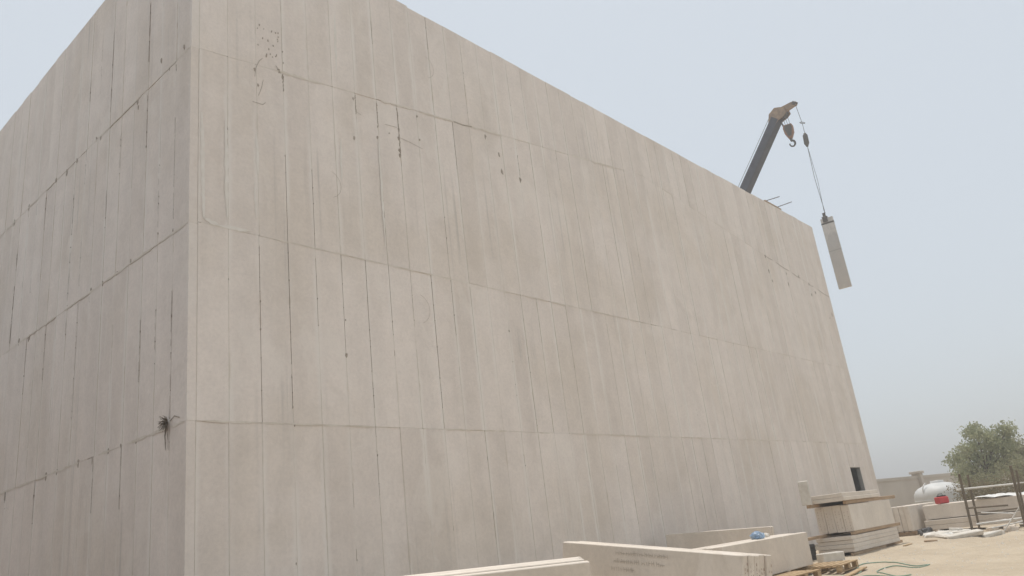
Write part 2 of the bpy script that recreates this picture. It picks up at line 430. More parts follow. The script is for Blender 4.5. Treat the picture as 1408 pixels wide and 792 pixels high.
# damage, patches and soaked stains that lie on the joints
CH = [(3.62,9.98,.032),(3.65,10.97,.025),(4.89,10.4,.026),(4.88,10.1,.042),(4.89,9.97,.034),(4.27,10.21,.025),(8.39,10.6,.048),(9.1,10.57,.049),(8.35,11.08,.039),(7.89,11.47,.048),(24.66,10.82,.063),(24.79,10.4,.047),(26.48,10.55,.05),(27.89,11.14,.052),(28.94,10.97,.053),(29.51,10.65,.071),(28.97,10.46,.053),(31.0,9.8,.055),(30.59,9.57,.036),(4.91,10.63,.026),(5.54,10.58,.026),(5.52,11.19,.027),(1.82,10.91,.032),(1.9,10.81,.032),(1.28,10.72,.023),(1.35,10.39,.023),(3.12,5.15,.028),(3.14,5.84,.014),(1.94,3.76,.013),(4.62,10.44,.017),(24.63,11.46,.048),(26.51,11.03,.033),(1.89,1.48,.013)] + [(1.62+.42*(math.sin(i*12.9898)*.5)-.12*math.cos(i*4.1), 11.48+.34*math.sin(i*78.233+1), .009+.006*abs(math.sin(i*3.7))) for i in range(22)]
CL = [(1.21,11.04,.038),(2.23,10.63,.04),(2.19,10.49,.03),(4.25,10.73,.043),(4.01,10.64,.032),(5.32,10.68,.045),(5.91,10.65,.047),(6.59,10.71,.048),(8.37,10.71,.051),(9.42,10.69,.067),(.86,10.68,.028),(4.12,7.22,.04),(3.55,7.19,.029),(2.87,7.17,.028),(2.27,7.22,.027),(7.62,7.15,.047),(8.31,7.24,.049),(4.28,3.8,.048),(3.62,3.74,.037),(2.92,3.79,.027),(2.4,3.8,.026),(1.79,3.77,.025),(5.96,3.8,.053),(5.37,3.78,.041),(8.39,3.72,.059),(.28,10.83,.037),(.58,7.23,.025)]
def chips(lst, tw, seed, tall):
    rd = random.Random(seed); b = MB()
    for (u, z, r) in lst:
        n = 7; pts = []; r *= 1.4
        for k in range(n):
            a = 2*math.pi*k/n; rr = r*rd.uniform(.45, 1.15)
            pts.append((u+rr*math.cos(a)*.75, z+rr*math.sin(a)*(tall if math.sin(a) < 0 else 1)))
        out = [tw(p[0], -.0055, p[1]) for p in pts]; inn = [tw(p[0], .02, p[1]) for p in pts]
        b.poly(out+inn, [tuple(range(n))] + [(i, (i+1) % n, n+(i+1) % n, n+i) for i in range(n)])
    return b
rj = random.Random(44)
def ragged(opens, u0):
    out = []
    for (r, k, a, b_) in opens:
        z = a
        while z < b_:
            out.append((u0+.6*k+rj.uniform(-.007, .007), z, rj.uniform(.003, .008) if rj.random() < .92 else rj.uniform(.010, .018)))
            z += rj.uniform(.12, .7)
    return out
CH += ragged(OPEN_M, .713); CL += ragged(OPEN_L, .57)
for u, za, zb, w_ in ((3.71, 10.62, 11.08, .016), (4.31, 10.5, 11.12, .015), (4.91, 10.0, 11.18, .017), (9.11, 10.55, 11.3, .012), (1.91, 10.5, 10.9, .012)):
    z = za
    while z < zb: CH.append((u+rj.uniform(-.008, .008), z, w_*rj.uniform(.5, 1.2))); z += .045
chips(CH, lambda u, v, z: Vector((u, v, z)), 11, 1.7).build('broken_edge', M_CHIP, front)['kind'] = 'stuff'
chips(CL, lambda u, v, z: Vector((v, u, z)), 12, 1.9).build('broken_edge', M_CHIP, side)['kind'] = 'stuff'
SM = [(.67,9.37,.69,7.4,.07),(.21,9.36,.26,7.29,.07),(.26,7.29,.53,7.22,.07),(.53,7.22,1.15,7.25,.056),(1.29,9.28,1.32,8.44,.056),(1.24,8.27,1.26,7.54,.042),(4.29,10.2,4.27,7.59,.056),(3.28,12.98,3.24,11.45,.056),(3.26,9.86,3.23,8.83,.056)]
rd = random.Random(21); b = MB()
for (a0, b0, a1, b1, w) in SM:
    L = math.hypot(a1-a0, b1-b0); n = max(6, int(L/.09)); d = Vector((a1-a0, b1-b0))/L; nn = Vector((-d.y, d.x))
    L_, R__ = [], []
    for i in range(n+1):
        p = Vector((a0, b0)) + d*(L*i/n)
        e = min(1, .3+3*min(i, n-i)/n)
        l = w*.5*e*(.55+.9*rd.random()); r = w*.5*e*(.55+.9*rd.random())
        L_.append(p+nn*l); R__.append(p-nn*r)
    vs = [(p.x, -.0065, p.y) for p in L_] + [(p.x, -.0065, p.y) for p in R__]
    b.poly(vs, [(i, i+1, n+2+i, n+1+i) for i in range(n)])
b.build('smeared_mortar', M_SMEAR, front)['kind'] = 'stuff'
# hair cracks and a bent tie wire near the corner
def strip(b, pts, w, tw, v=-.0075):
    for (p, q) in zip(pts[:-1], pts[1:]):
        p = Vector(p); q = Vector(q); d = (q-p).normalized(); nn = Vector((-d.y, d.x))*w/2
        b.poly([tw(*c) for c in ((p.x-nn.x, v, p.y-nn.y), (q.x-nn.x, v, q.y-nn.y), (q.x+nn.x, v, q.y+nn.y), (p.x+nn.x, v, p.y+nn.y))], [(0, 1, 2, 3)])
b = MB(); twf = lambda u, v, z: Vector((u, v, z)); tws = lambda u, v, z: Vector((v, u, z))
strip(b, [(1.22,9.97),(1.44,9.98),(1.50,10.05)], .011, twf)
strip(b, [(1.35,10.15),(1.42,10.35),(1.46,10.55)], .009, twf)
strip(b, [(1.28,10.55),(1.30,10.75),(1.38,10.95),(1.46,11.05)], .009, twf)
strip(b, [(1.75,11.0),(1.86,10.86)], .014, twf)
strip(b, [(4.9,10.42),(5.2,10.40),(5.6,10.35)], .009, twf)
strip(b, [(3.7,10.66),(3.85,10.62)], .009, twf); strip(b, [(4.5,10.62),(4.85,10.66)], .009, twf)
ba = MB()
for c0, c1, rr in ((5.05, 6.35, .33), (5.9, 12.75, .32), (2.9, 8.7, .3)):
    strip(ba, [(c0+rr*math.cos(R_(a)), c1+rr*math.sin(R_(a))) for a in range(-70, 75, 12)], .008, twf)
b.build('hair_crack', M_CHIP, front)['kind'] = 'stuff'
ba.build('hair_crack', M_INK2, front)['kind'] = 'stuff'
# tan adhesive squeezed out of the horizontal joints
M_TAN = mat_plain('squeezed_adhesive', (.63, .56, .47), (.74, .68, .60), .95, 3, obj=False)
def band(u0, u1, zf, w, tw, seed, skip=.25):
    rd = random.Random(seed); b = MB(); u = u0
    while u < u1:
        L = rd.uniform(.25, 1.3)
        if rd.random() > skip:
            n = max(4, int(L/.07)); ue = min(u+L, u1); lo = []; hi = []
            for i in range(n+1):
                uu = u+(ue-u)*i/n; e = min(1, .2+4*min(i, n-i)/n)
                lo.append(tw(uu, -.0062, zf(uu)-w*e*rd.uniform(.3, 1))); hi.append(tw(uu, -.0062, zf(uu)+w*e*rd.uniform(.25, .8)))
            b.poly(lo+hi, [(i, i+1, n+2+i, n+1+i) for i in range(n)])
        u += L
    return b
for zf, w, sd_ in ((lambda u: 10.68, .03, 1), (lambda u: 7.167, .035, 2), (lambda u: 3.783, .035, 3)):
    band(.05, 13.5, zf, w, tws, sd_).build('squeezed_adhesive', M_TAN, side)['kind'] = 'stuff'
for zf, w, sd_, e_ in ((j1f, .045, 4, 16), (lambda u: 7.2, .025, 5, 14), (lambda u: 3.783, .028, 6, 30)):
    band(.2, e_, zf, w, twf, sd_, .45).build('squeezed_adhesive', M_TAN, front)['kind'] = 'stuff'
# dark strips over the open side wall joints, gap shade put into colour
b = MB(); rj = random.Random(61)
for (r, k, za, zb) in OPEN_L:
    z = za; pts = []
    while z < zb: pts.append((.57+.6*k+rj.uniform(-.004, .004), z)); z += .12
    pts.append((.57+.6*k, zb))
    w_ = .030 if (k, r) in ((14, 2), (13, 0)) else rj.uniform(.009, .016)
    for p_, q_ in zip(pts[:-1], pts[1:]):
        if rj.random() < .78: strip(b, [p_, q_], w_*rj.uniform(.6, 1.2), tws, -.009)
b.build('joint_gap_shade', M_CHIP, side)['kind'] = 'stuff'
# long open bits of the sloping joint at its far end
b = MB()
for (u0, u1) in ((6.75, 7.4), (24.6, 25.3), (25.6, 26.9), (27.2, 28.0), (28.9, 29.4), (29.9, 31.2)):
    strip(b, [(u0, j1f(u0)-.01), ((u0+u1)/2, j1f((u0+u1)/2)-.035), (u1, j1f(u1)-.01)], .03, twf)
b.build('open_joint', M_CHIP, front)['kind'] = 'stuff'
# the weedy tuft of dry stalks growing out of the side wall joint
tuft = empty('dry_weed', (-.01, .62, 3.86))
tag(tuft, 'dark dry weed growing out of a joint near the hall corner', 'weed')
rd = random.Random(5); b = MB()
for i in range(46):
    a = rd.uniform(0, 2*math.pi); L = rd.uniform(.05, .2); dn = rd.uniform(.0, .06)
    p1 = Vector((-.03-rd.random()*.05, math.cos(a)*L*.55, math.sin(a)*L*.5)); p2 = p1*1.5 + Vector((-.01, 0, -dn))
    b.tube([(0, 0, 0), p1, p2], [.006, .005, .002], 4)
for i in range(7):
    y = rd.uniform(-.05, .05); L = rd.uniform(.25, .5)
    b.tube([(-.01, y*.5, 0), (-.03, y, -L*.5), (-.015, y*1.2, -L)], [.007, .006, .002], 4)
b.build('stalks', M_DARKWOOD, tuft)
b = MB(); strip(b, [(.22, 3.87), (.4, 3.93), (.55, 3.87)], .018, tws); b.build('open_joint', M_CHIP, side)['kind'] = 'stuff'

# ------------------------------------------------------------------ stored panels
def frame(o, d, nside):
    """matrix with local x along d (may slope), local y towards nside, z up"""
    X = Vector(d).normalized(); Z0 = Vector((0, 0, 1))
    Y = Vector(nside); Y = (Y - X*Y.dot(X)).normalized()
    Z = X.cross(Y)
    if Z.z < 0: Z = -Z
    return Matrix(((X.x, Y.x, Z.x, o[0]), (X.y, Y.y, Z.y, o[1]), (X.z, Y.z, Z.z, o[2]), (0, 0, 0, 1)))

def pack(Mx, n, t, h, L, label, flat=False, seed=1, endmarks=False, gap=.004, jz=.004):
    """n panels standing on edge side by side (or lying flat on one another); local origin = lower near corner"""
    rd = random.Random(seed)
    root = empty('panel_pack'); root.matrix_world = Mx; tag(root, label, 'panel pack', 'packs of concrete panels on the site')
    for i in range(n):
        b = MB()
        dx = rd.uniform(-.03, .03); dz = rd.uniform(-jz, jz)
        if flat: b.cbox(dx, L+dx, rd.uniform(-.02, .02), h+rd.uniform(-.02, .02), i*t+gap/2, (i+1)*t-gap/2, .008, None, .003, rd)
        else: b.cbox(dx, L+dx, i*t+gap/2, (i+1)*t-gap/2, 0, h+dz, .011, None, .006, rd)
        o = b.build('panel', M_PACK, root)
        if endmarks:
            k = MB()
            for c in range(2):
                yy = (i+.28+.4*c)*t
                z = rd.uniform(.08, .2)*h; ze = rd.uniform(.7, .95)*h
                while z < ze:
                    ln = rd.uniform(.012, .04)
                    k.poly([(dx-.005, yy, z), (dx-.005, yy+rd.uniform(.006, .016), z+rd.uniform(-.005, .005)), (dx-.005, yy+rd.uniform(.006, .016), z+ln), (dx-.005, yy, z+ln*.8)], [(0, 1, 2, 3)])
                    z += ln + rd.uniform(.012, .045)
            k.build('handwriting', M_INK, o)['kind'] = 'stuff'
        if i == 0: root_first = o
    return root_first

def timber(p, q, w, h, label, group=None, mat=None, name='timber'):
    p = Vector(p); q = Vector(q); L = (q-p).length
    Mx = frame(p, q-p, (-(q-p).y, (q-p).x, 0))
    b = MB(); b.cbox(0, L, -w/2, w/2, 0, h, .008, None, .004)
    o = b.build(name, mat or M_WOOD, None, M=Mx); tag(o, label, 'timber', group); return o

# nearest pack, bottom centre of the picture
d1 = Vector((-.733, .68, .015)); n1 = Vector((.68, .733, .10))
c1 = Vector((2.63, -5.38, 1.05))
pack(frame(c1+Vector((0, 0, -.6)), d1, n1), 4, .17, .6, 3.5, 'pack of pale panels on edge nearest the camera, cut by the bottom edge', seed=31, gap=.02, jz=.012)
pack(frame(c1+Vector((0, 0, -.92)), d1, n1), 2, .15, .6, 3.5, 'flat panels lying under the pack nearest the camera', flat=True, seed=32)
for s_ in (.5, 3.0):
    p = c1 + d1*s_ ; timber((p.x, p.y, .05), (p.x+n1.x*.6, p.y+n1.y*.6, .05), .1, .09, ('right' if s_ < 1 else 'left')+' timber packer on the sand under the nearest pack', 'timber packers under the nearest pack')
# long pack with pencilled writing on its broad face
d2 = Vector((.93, 3.43, .39)); n2 = Vector((.97, -.26, -.10)); c2 = Vector((3.21, -7.15, .93))
M2 = frame(c2+Vector((0, 0, -.62)), d2, n2)
P2 = pack(M2, 5, .10, .62, 3.58, 'long sloping pack of tan panels with pencil writing on its broad face', seed=33, endmarks=True)
rd = random.Random(8); k = MB()
for ln in range(3):
    x = 2.3 + ln*.05; z = .50 - ln*.11; xe = (1.25, 1.35, 1.95)[ln]
    while x > xe:
        hgt = rd.uniform(.035, .065); sl = rd.uniform(-.01, .02); w_ = .007
        k.poly([(x, -.006, z), (x-w_, -.006, z), (x-w_+sl, -.006, z+hgt), (x+sl, -.006, z+hgt)], [(0, 1, 2, 3)])
        if rd.random() < .75: k.poly([(x, -.0065, z+hgt*.45), (x-.04, -.0065, z+hgt*.5), (x-.04, -.0065, z+hgt*.5+w_), (x, -.0065, z+hgt*.45+w_)], [(0, 1, 2, 3)])
        x -= rd.uniform(.025, .06)
k.build('handwriting', M_INK2, P2)['kind'] = 'stuff'
u2 = d2.normalized()
for s_, nl in ((.35, 2), (3.2, 4)):
    p = c2 + u2*s_; zt = p.z-.62; g0 = gz(p.x, p.y)-.02; hh = (zt-g0)/nl
    for q in range(nl):
        timber((p.x-.1, p.y+.03, g0+q*hh), (p.x+.65, p.y-.17, g0+q*hh), .12, hh-.012, ('near' if s_ < 1 else 'far')+' end timber packer under the sloping pack, layer '+('one', 'two', 'three', 'four')[q]+' from the sand', 'timber packers under the sloping pack')

# pack parallel to the hall, on pallets
M3 = frame((10.68, -4.97, .27), (-1, 0, 0), (0, 1, 0))
pack(M3, 5, .15, .64, 3.7, 'pack of panels on pallets with a blue bag on top', seed=34)
# pack lying close to the hall wall
d4 = Vector((-.69, 2.38, .10)); n4 = Vector((.96, .28, 0)); c4 = Vector((13.07, -3.07, 1.05))
pack(frame(c4+Vector((0, 0, -.6)), d4, n4), 4, .15, .6, 2.6, 'pack of panels beside the hall wall, its left end in shade', seed=35)
pack(frame(c4+Vector((0, 0, -.905)), (d4.x, d4.y, .05), n4), 2, .15, .6, 2.5, 'flat panels lying under the pack beside the hall wall', flat=True, seed=36)
for s_ in (.3, 2.0):
    p = c4 + d4.normalized()*s_; timber((p.x, p.y, .05), (p.x+.58, p.y+.17, .05), .1, .09+.01*s_, ('outer' if s_ < 1 else 'inner')+' timber packer under the pack beside the hall wall', 'timber packers by the wall')

# pallets
def pallet(loc, rz, label):
    e = empty('pallet', loc, rz)
    tag(e, label, 'pallet', 'wooden pallets under the pack')
    rd = random.Random(int(loc[0]*10))
    for i in range(7):
        y = i*(1.0-.1)/6
        b = MB(); b.cbox(rd.uniform(-.01, .01), 1.2+rd.uniform(-.01, .01), y, y+.1, .122, .144, .003, None, .002, rd); b.build('deck_board', M_PALLET, e)
    for y in (0, .45, .9):
        for x in (0, .53, 1.06):
            b = MB(); b.cbox(x, x+.14, y+.002, y+.098, .022, .098, .004, None, .002, rd); b.build('block', M_PALLET, e)
        b = MB(); b.cbox(0, 1.2, y, y+.1, 0, .02, .003, None, .002, rd); b.build('bottom_board', M_PALLET, e)
    for x in (0, .53, 1.06):
        b = MB(); b.cbox(x+.002, x+.138, 0.003, .997, .099, .121, .003, None, .002, rd); b.build('cross_board', M_PALLET, e)
    return e
pallet((10.35, -5.62, gz(10.9, -5.3)+.005), R_(4), 'wooden pallet sticking out at the right end of the panel pack')
pallet((8.3, -5.5, gz(8.9, -5.0)+.005), R_(-3), 'wooden pallet under the middle of the panel pack, at the bottom edge')
pallet((6.95, -5.3, gz(7.4, -4.8)+.005), R_(2), 'wooden pallet under the hidden left end of the panel pack')
# loose boards beside the pallet
timber((9.2, -5.95, gz(9.2, -5.95)), (11.3, -5.72, gz(11.3, -5.7)+.02), .11, .03, 'loose pallet board lying on the sand before the pallets', None, M_PALLET, 'loose_board')

# blue bag and a white scrap on the pack
def crumple(name, loc, size, mat, label, cat, seed, sub=3, amp=.35):
    bm = bmesh.new(); bmesh.ops.create_icosphere(bm, subdivisions=sub, radius=1)
    for v in bm.verts:
        nz = mnoise.noise(v.co*1.6+Vector((seed, 0, 0)))*amp + abs(mnoise.noise(v.co*4+Vector((0, seed, 0))))*amp*.8
        v.co *= 1+nz
        v.co = Vector((v.co.x*size[0], v.co.y*size[1], max(v.co.z, -.55)*size[2]))
    zmin = min(v.co.z for v in bm.verts)
    me = bpy.data.meshes.new(name)
    for v in bm.verts: v.co.z -= zmin
    bm.to_mesh(me); bm.free(); me.materials.append(mat)
    o = bpy.data.objects.new(name, me); link(o); o.location = loc
    tag(o, label, cat); return o
crumple('plastic_bag', (9.15, -4.62, .912), (.16, .12, .085), M_BLUE, 'crumpled blue plastic bag lying on the panel pack', 'bag', 3.3)
crumple('mortar_lump', (9.75, -4.5, .912), (.1, .07, .05), M_WHITEBLOCK, 'small white lump right of the blue bag', 'rubble', 6.1, 2)

# the tall stack
SX, SY = 15.33, -4.26
g = gz(16.5, -4)
timber((15.0, SY+.06, .10), (17.4, SY+.06, .10), .10, .09, 'short ground timber under the front of the tall stack')
timber((15.9, SY+.2, .10), (19.35, SY+.2, .10), .10, .09, 'long ground timber sticking out right under the tall stack')
timber((15.0, SY+.75, .10), (19.0, SY+.75, .10), .10, .09, 'ground timber under the back of the tall stack')
pack(frame((SX-.25, SY+.02, .20), (1, 0, -.003), (0, 1, 0)), 4, .098, .9, 3.6, 'four flat panels forming the lowest tier of the tall stack', flat=True, seed=41)
timber((SX-.05, SY+.05, .60), (SX+3.72, SY+.05, .60), .09, .075, 'front timber between the lower tiers of the tall stack')
timber((14.0, SY+.78, .60), (SX+3.6, SY+.78, .60), .09, .075, 'rear timber jutting left between the lower tiers of the tall stack')
pack(frame((SX, SY, .68), (1, 0, 0), (0, 1, 0)), 4, .225, .665, 3.27, 'panels with reddish writing on their ends in the middle tier of the tall stack', seed=42, endmarks=True)
timber((SX-.05, SY+.06, 1.352), (SX+3.9, SY+.06, 1.352), .09, .085, 'front timber on the middle tier of the tall stack, jutting out right')
timber((14.75, SY+.80, 1.352), (SX+3.5, SY+.80, 1.352), .1, .085, 'rear timber on the middle tier of the tall stack')
pack(frame((SX-.28, SY-.02, 1.44), (1, 0, 0), (0, 1, 0)), 2, .10, .85, 2.75, 'two short flat panels on top of the tall stack', flat=True, seed=43)
b = MB(); b.cbox(-.14, .14, -.12, .12, 0, .60, .012, None, .01)
o = b.build('upright_block', M_WHITEBLOCK, None, (14.80, -3.42, 1.44)); o.rotation_euler = (R_(1), R_(-2), R_(20))
tag(o, 'white block standing upright at the left end of the tall stack', 'concrete block')
# pieces at its left foot
b = MB(); b.cbox(-.27, .27, -.18, .18, 0, .21, .02, None, .012)
o = b.build('concrete_offcut', M_WHITEBLOCK, None, (13.62, -4.18, gz(13.6, -4.2)-.01)); o.rotation_euler = (0, 0, R_(-42))
tag(o, 'pale concrete offcut on the sand left of the tall stack', 'concrete block')
b = MB(); b.cbox(-.22, .22, -.12, .12, 0, .34, .015, None, .012)
o = b.build('concrete_offcut', M_WHITEBLOCK, None, (13.75, -3.3, gz(13.7, -3.3)+.2)); o.rotation_euler = (0, 0, R_(-30))
tag(o, 'white offcut standing between the pallet pack and the tall stack', 'concrete block')
b = MB(); b.cbox(-.25, .25, -.2, .2, 0, .21, .01, None, .01)
o = b.build('timber_crate', M_DARKWOOD, None, (13.75, -3.3, gz(13.7, -3.3)-.012)); o.rotation_euler = (0, 0, R_(-30))
tag(o, 'dark timber crate under the standing white offcut', 'crate')
b = MB(); b.cbox(-.2, .2, -.15, .15, 0, .38, .02, None, .01)
for zz in (.08, .2, .3): b.cbox(-.21, .21, -.16, .16, zz, zz+.03, .006)
o = b.build('black_drum', M_BLACK, None, (14.55, -3.25, gz(14.5, -3.2)+0)); tag(o, 'dark ribbed container in the shade behind the left end of the tall stack', 'container')

# packs behind the tall stack
PT1 = pack(frame((22.9, -3.46, .26), (1, 0, 0), (0, 1, 0)), 5, .17, .80, 3.2, 'tan panel pack on a brown pallet right behind the tall stack', seed=51)
pallet2 = empty('pallet', (22.85, -3.5, gz(23, -3.2)+.0), 0)
tag(pallet2, 'brown pallet under the pack right behind the tall stack', 'pallet', 'wooden pallets under the pack')
for i in range(3):
    b = MB(); b.cbox(.05+i*.5, .17+i*.5, 0, .9, 0, .1, .005, None, .004); b.build('block', M_WOOD, pallet2)
for i in range(5):
    b = MB(); b.cbox(0, 1.25, i*.19, i*.19+.13, .1, .13, .004, None, .004); b.build('deck_board', M_WOOD, pallet2)
for s_ in (25.2,):
    timber((s_, -3.5, .1), (s_, -2.6, .1), .12, .155, 'timber packer under the far end of the pack behind the tall stack')
MT2 = frame((23.75, -3.62, .53), (0, -1, 0), (1, 0, 0))
pack(MT2, 5, .16, .46, 3.3, 'upper tier of the long pack carrying the red container', seed=52)
pack(frame((23.58, -3.62, .20), (0, -1, 0), (1, 0, 0)), 2, .155, 1.0, 3.4, 'lower tier jutting out under the long pack behind the posts', flat=True, seed=53)
for yy in (-4.1, -6.4):
    timber((23.55, yy, .06), (24.6, yy, .06), .12, .138, ('left' if yy > -5 else 'right')+' dark timber packer under the long pack behind the posts', 'packers under the long pack', M_DARKWOOD)

# red container
rc = empty('red_container', (23.95, -4.25, .995), R_(-40))
tag(rc, 'small red plastic container with a black top on the long pack', 'container')
b = MB(); b.cbox(-.19, .19, -.13, .13, 0, .22, .03); b.build('body', M_RED, rc)
b = MB(); b.cbox(-.1, .14, -.09, .09, .22, .265, .012); b.build('lid', M_BLACK, rc)
b = MB(); b.tube([(-.1, 0, .26), (-.08, 0, .31), (.06, 0, .31), (.08, 0, .26)], .012, 6); b.build('handle', M_BLACK, rc)

# ------------------------------------------------------------------ post frame with pipes
fr = empty('post_frame', (22.5, -6.1, 0))
tag(fr, 'rickety open frame of dark posts and thin rails before the tree', 'frame')
def fpart(name, pts, r, mat, n=7):
    b = MB(); b.tube([Vector(p)-Vector((22.5, -6.1, 0)) for p in pts], r, n); return b.build(name, mat, fr)
g1 = gz(22, -5.4)-.05
fpart('post', [(21.98, -5.36, g1), (21.93, -5.42, 1.0), (21.86, -5.47, 1.82)], .04, M_DARKWOOD)
fpart('post', [(23.30, -5.27, g1), (23.22, -5.34, 1.0), (23.17, -5.40, 1.78)], .035, M_DARKWOOD)
fpart('post', [(21.94, -6.78, g1-.03), (21.9, -6.84, 1.0), (21.8, -6.9, 1.86)], .04, M_DARKWOOD)
fpart('post', [(23.2, -6.62, g1), (23.1, -6.7, 1.0), (23.02, -6.8, 1.72)], .032, M_DARKWOOD)
fpart('rail', [(21.98, -5.25, 1.37), (21.88, -6.9, 1.335)], .028, M_CLEAR)
fpart('rail', [(23.2, -5.2, 1.36), (23.1, -6.9, 1.34)], .02, M_CLEAR)
fpart('rail', [(22.0, -5.35, .80), (21.95, -6.5, .76)], .026, M_DARKWOOD)
fpart('rail', [(23.2, -5.3, .60), (23.1, -6.9, .62)], .024, M_DARKWOOD)
fpart('rail', [(21.95, -5.4, .79), (23.25, -5.32, .80)], .022, M_DARKWOOD)
fpart('brace', [(21.98, -6.2, .05), (21.95, -6.85, .75)], .02, M_CLEAR)
fpart('brace', [(22.6, -5.6, .62), (22.4, -6.5, .50)], .018, M_CLEAR)
fpart('rail', [(22.1, -5.5, .31), (22.0, -6.75, .36)], .03, M_CLEAR)
# rubbish lying inside the frame
rd = random.Random(77)
for i, (x, y, lx, ly, lz, rz, dz) in enumerate([(22.7, -5.75, .5, .2, .12, 30, 0), (22.5, -6.3, .4, .25, .14, -20, 0), (22.9, -6.2, .45, .3, .2, 10, 0), (22.4, -6.95, .5, .2, .1, 70, 0)]):
    b = MB(); b.cbox(-lx/2, lx/2, -ly/2, ly/2, 0, lz, .015, None, .02, rd)
    o = b.build('concrete_offcut', M_PACK, None, (x, y, gz(x, y)-.01)); o.rotation_euler = (0, 0, R_(rz))
    tag(o, 'broken tan offcut lying '+('just right of the left posts of the frame', 'in the middle of the post frame', 'at the back of the post frame, the thickest there', 'at the foot of the right posts of the frame')[i], 'concrete block', 'offcuts between the posts')
for i, (p, q) in enumerate([((22.0, -5.9, .16), (22.7, -6.9, .30)), ((22.2, -6.6, .2), (21.9, -7.5, .18)), ((22.8, -5.6, .3), (22.2, -6.3, .36))]):
    b = MB(); b.tube([p, tuple((Vector(p)+Vector(q))/2+Vector((0, 0, -.015))), q], .022, 6)
    o = b.build('scrap_pipe', M_CLEAR); tag(o, ('thin pale scrap pipe lying slanted across the post frame floor', 'thin pale scrap pipe poking out right of the post frame', 'short pale scrap pipe high among the offcuts in the frame')[i], 'pipe', 'scrap pipes in the frame')
# panels behind the frame with a plastic sheet over them
pack(frame((24.4, -7.2, .30), (.25, -1, 0), (1, .25, 0)), 4, .14, .42, 3.2, 'low panel pack under the white plastic sheet at the right edge', seed=55)
timber((24.3, -7.6, .06), (25.1, -7.4, .06), .14, .235, 'near packer under the low pack with the plastic sheet', 'packers under the sheeted pack', M_DARKWOOD)
timber((24.9, -9.7, .04), (25.7, -9.5, .04), .14, .255, 'far packer under the low pack with the plastic sheet', 'packers under the sheeted pack', M_DARKWOOD)
def sheet(name, origin, du, dv, nu, nv, amp, mat, label, cat, seed, base=None):
    vs = []; 
    for j in range(nv+1):
        for i in range(nu+1):
            u, v = i/nu, j/nv
            p = Vector(origin)+Vector(du)*u+Vector(dv)*v
            h = abs(mnoise.noise(Vector((u*5+seed, v*4, seed))))*amp + abs(mnoise.noise(Vector((u*13, v*9+seed, 2))))*amp*.5
            edge = min(1, 6*min(u, 1-u, v, 1-v))
            p.z += h*(.4+.6*edge)
            p.x += mnoise.noise(Vector((u*4, v*4, seed+5)))*.06; p.y += mnoise.noise(Vector((u*4+9, v*4, seed+5)))*.06
            vs.append(p)
    w = nu+1
    fs = [(j*w+i, j*w+i+1, (j+1)*w+i+1, (j+1)*w+i) for j in range(nv) for i in range(nu)]
    b = MB(); b.poly(vs, fs, True)
    o = b.build(name, mat); md = o.modifiers.new('thick', 'SOLIDIFY'); md.thickness = .006
    tag(o, label, cat); return o
sheet('plastic_sheet', (23.55, -5.35, 1.03), (.75, -3.6, -.22), (.9, .2, 0), 46, 12, .17, M_SHEET, 'crumpled white plastic sheet draped over panels behind the frame', 'plastic sheet', 4.4)

# white broken boards on the sand
rd = random.Random(15)
for i, (x, y, lx, ly, lz, rz) in enumerate([(21.3, -4.35, .7, .4, .10, 20), (20.7, -4.75, .8, .45, .14, -15), (20.2, -5.05, .9, .4, .10, 35), (20.9, -5.2, .6, .4, .16, 60),
        (20.1, -5.55, 1.0, .35, .16, -50), (20.9, -5.6, .7, .3, .12, 15), (20.7, -6.05, .7, .3, .14, -30), (21.7, -4.85, .9, .5, .12, 70), (21.4, -6.2, .5, .25, .1, 10), (21.6, -5.0, .5, .3, .2, 0)]):
    b = MB(); b.cbox(-lx/2, lx/2, -ly/2, ly/2, 0, lz, .02, None, .03, rd)
    o = b.build('broken_slab', M_WHITEBLOCK, None, (x, y, gz(x, y)-.02)); o.rotation_euler = (R_(rd.uniform(-4, 4)), R_(rd.uniform(-5, 5)), R_(rz))
    tag(o, 'broken white slab piece lying on the sand before the post frame', 'slab piece', 'broken white slabs on the sand')
sheet('packing_sheet', (21.2, -4.1, .16), (-.8, -.9, 0), (.9, -.5, 0), 20, 12, .14, M_SHEET, 'crumpled white packing film among the broken slabs', 'plastic sheet', 9.1)
crumple('black_rag', (22.35, -3.95, gz(22.35, -3.95)-.02), (.32, .2, .16), M_BLACK, 'dark crumpled rag at the foot of the pack on a pallet', 'rag', 2.2)
timber((18.5, -4.95, gz(18.5, -4.95)), (18.95, -5.1, gz(18.95, -5.1)), .1, .045, 'short brown board lying alone on the sand', None, M_WOOD, 'loose_board')
timber((17.3, -4.75, gz(17.3, -4.75)), (18.0, -4.7, gz(18, -4.7)), .09, .03, 'pale board on the sand before the tall stack', None, M_PALLET, 'loose_board')

# green hose
def smooth_path(pts, n=10):
    pts = [Vector(p) for p in pts]; out = []
    for i in range(len(pts)-1):
        p0, p1, p2, p3 = pts[max(i-1, 0)], pts[i], pts[i+1], pts[min(i+2, len(pts)-1)]
        for k in range(n):
            t = k/n
            out.append(.5*((2*p1)+(p2-p0)*t+(2*p0-5*p1+4*p2-p3)*t*t+(3*p1-p0-3*p2+p3)*t**3))
    out.append(pts[-1]); return out
hp = smooth_path([(9.0, -6.1, 0), (9.9, -5.75, 0), (10.7, -5.85, 0), (11.7, -5.45, 0), (12.3, -5.75, 0), (12.0, -6.35, 0), (12.35, -6.65, 0), (11.8, -6.6, 0), (11.3, -6.1, 0), (10.6, -6.2, 0), (10.3, -6.65, 0), (10.55, -6.8, 0), (10.1, -6.5, 0), (9.6, -6.15, 0), (8.6, -6.4, 0), (7.5, -7.3, 0)])
hp = [Vector((p.x, p.y, gz(p.x, p.y)+.012)) for p in hp]
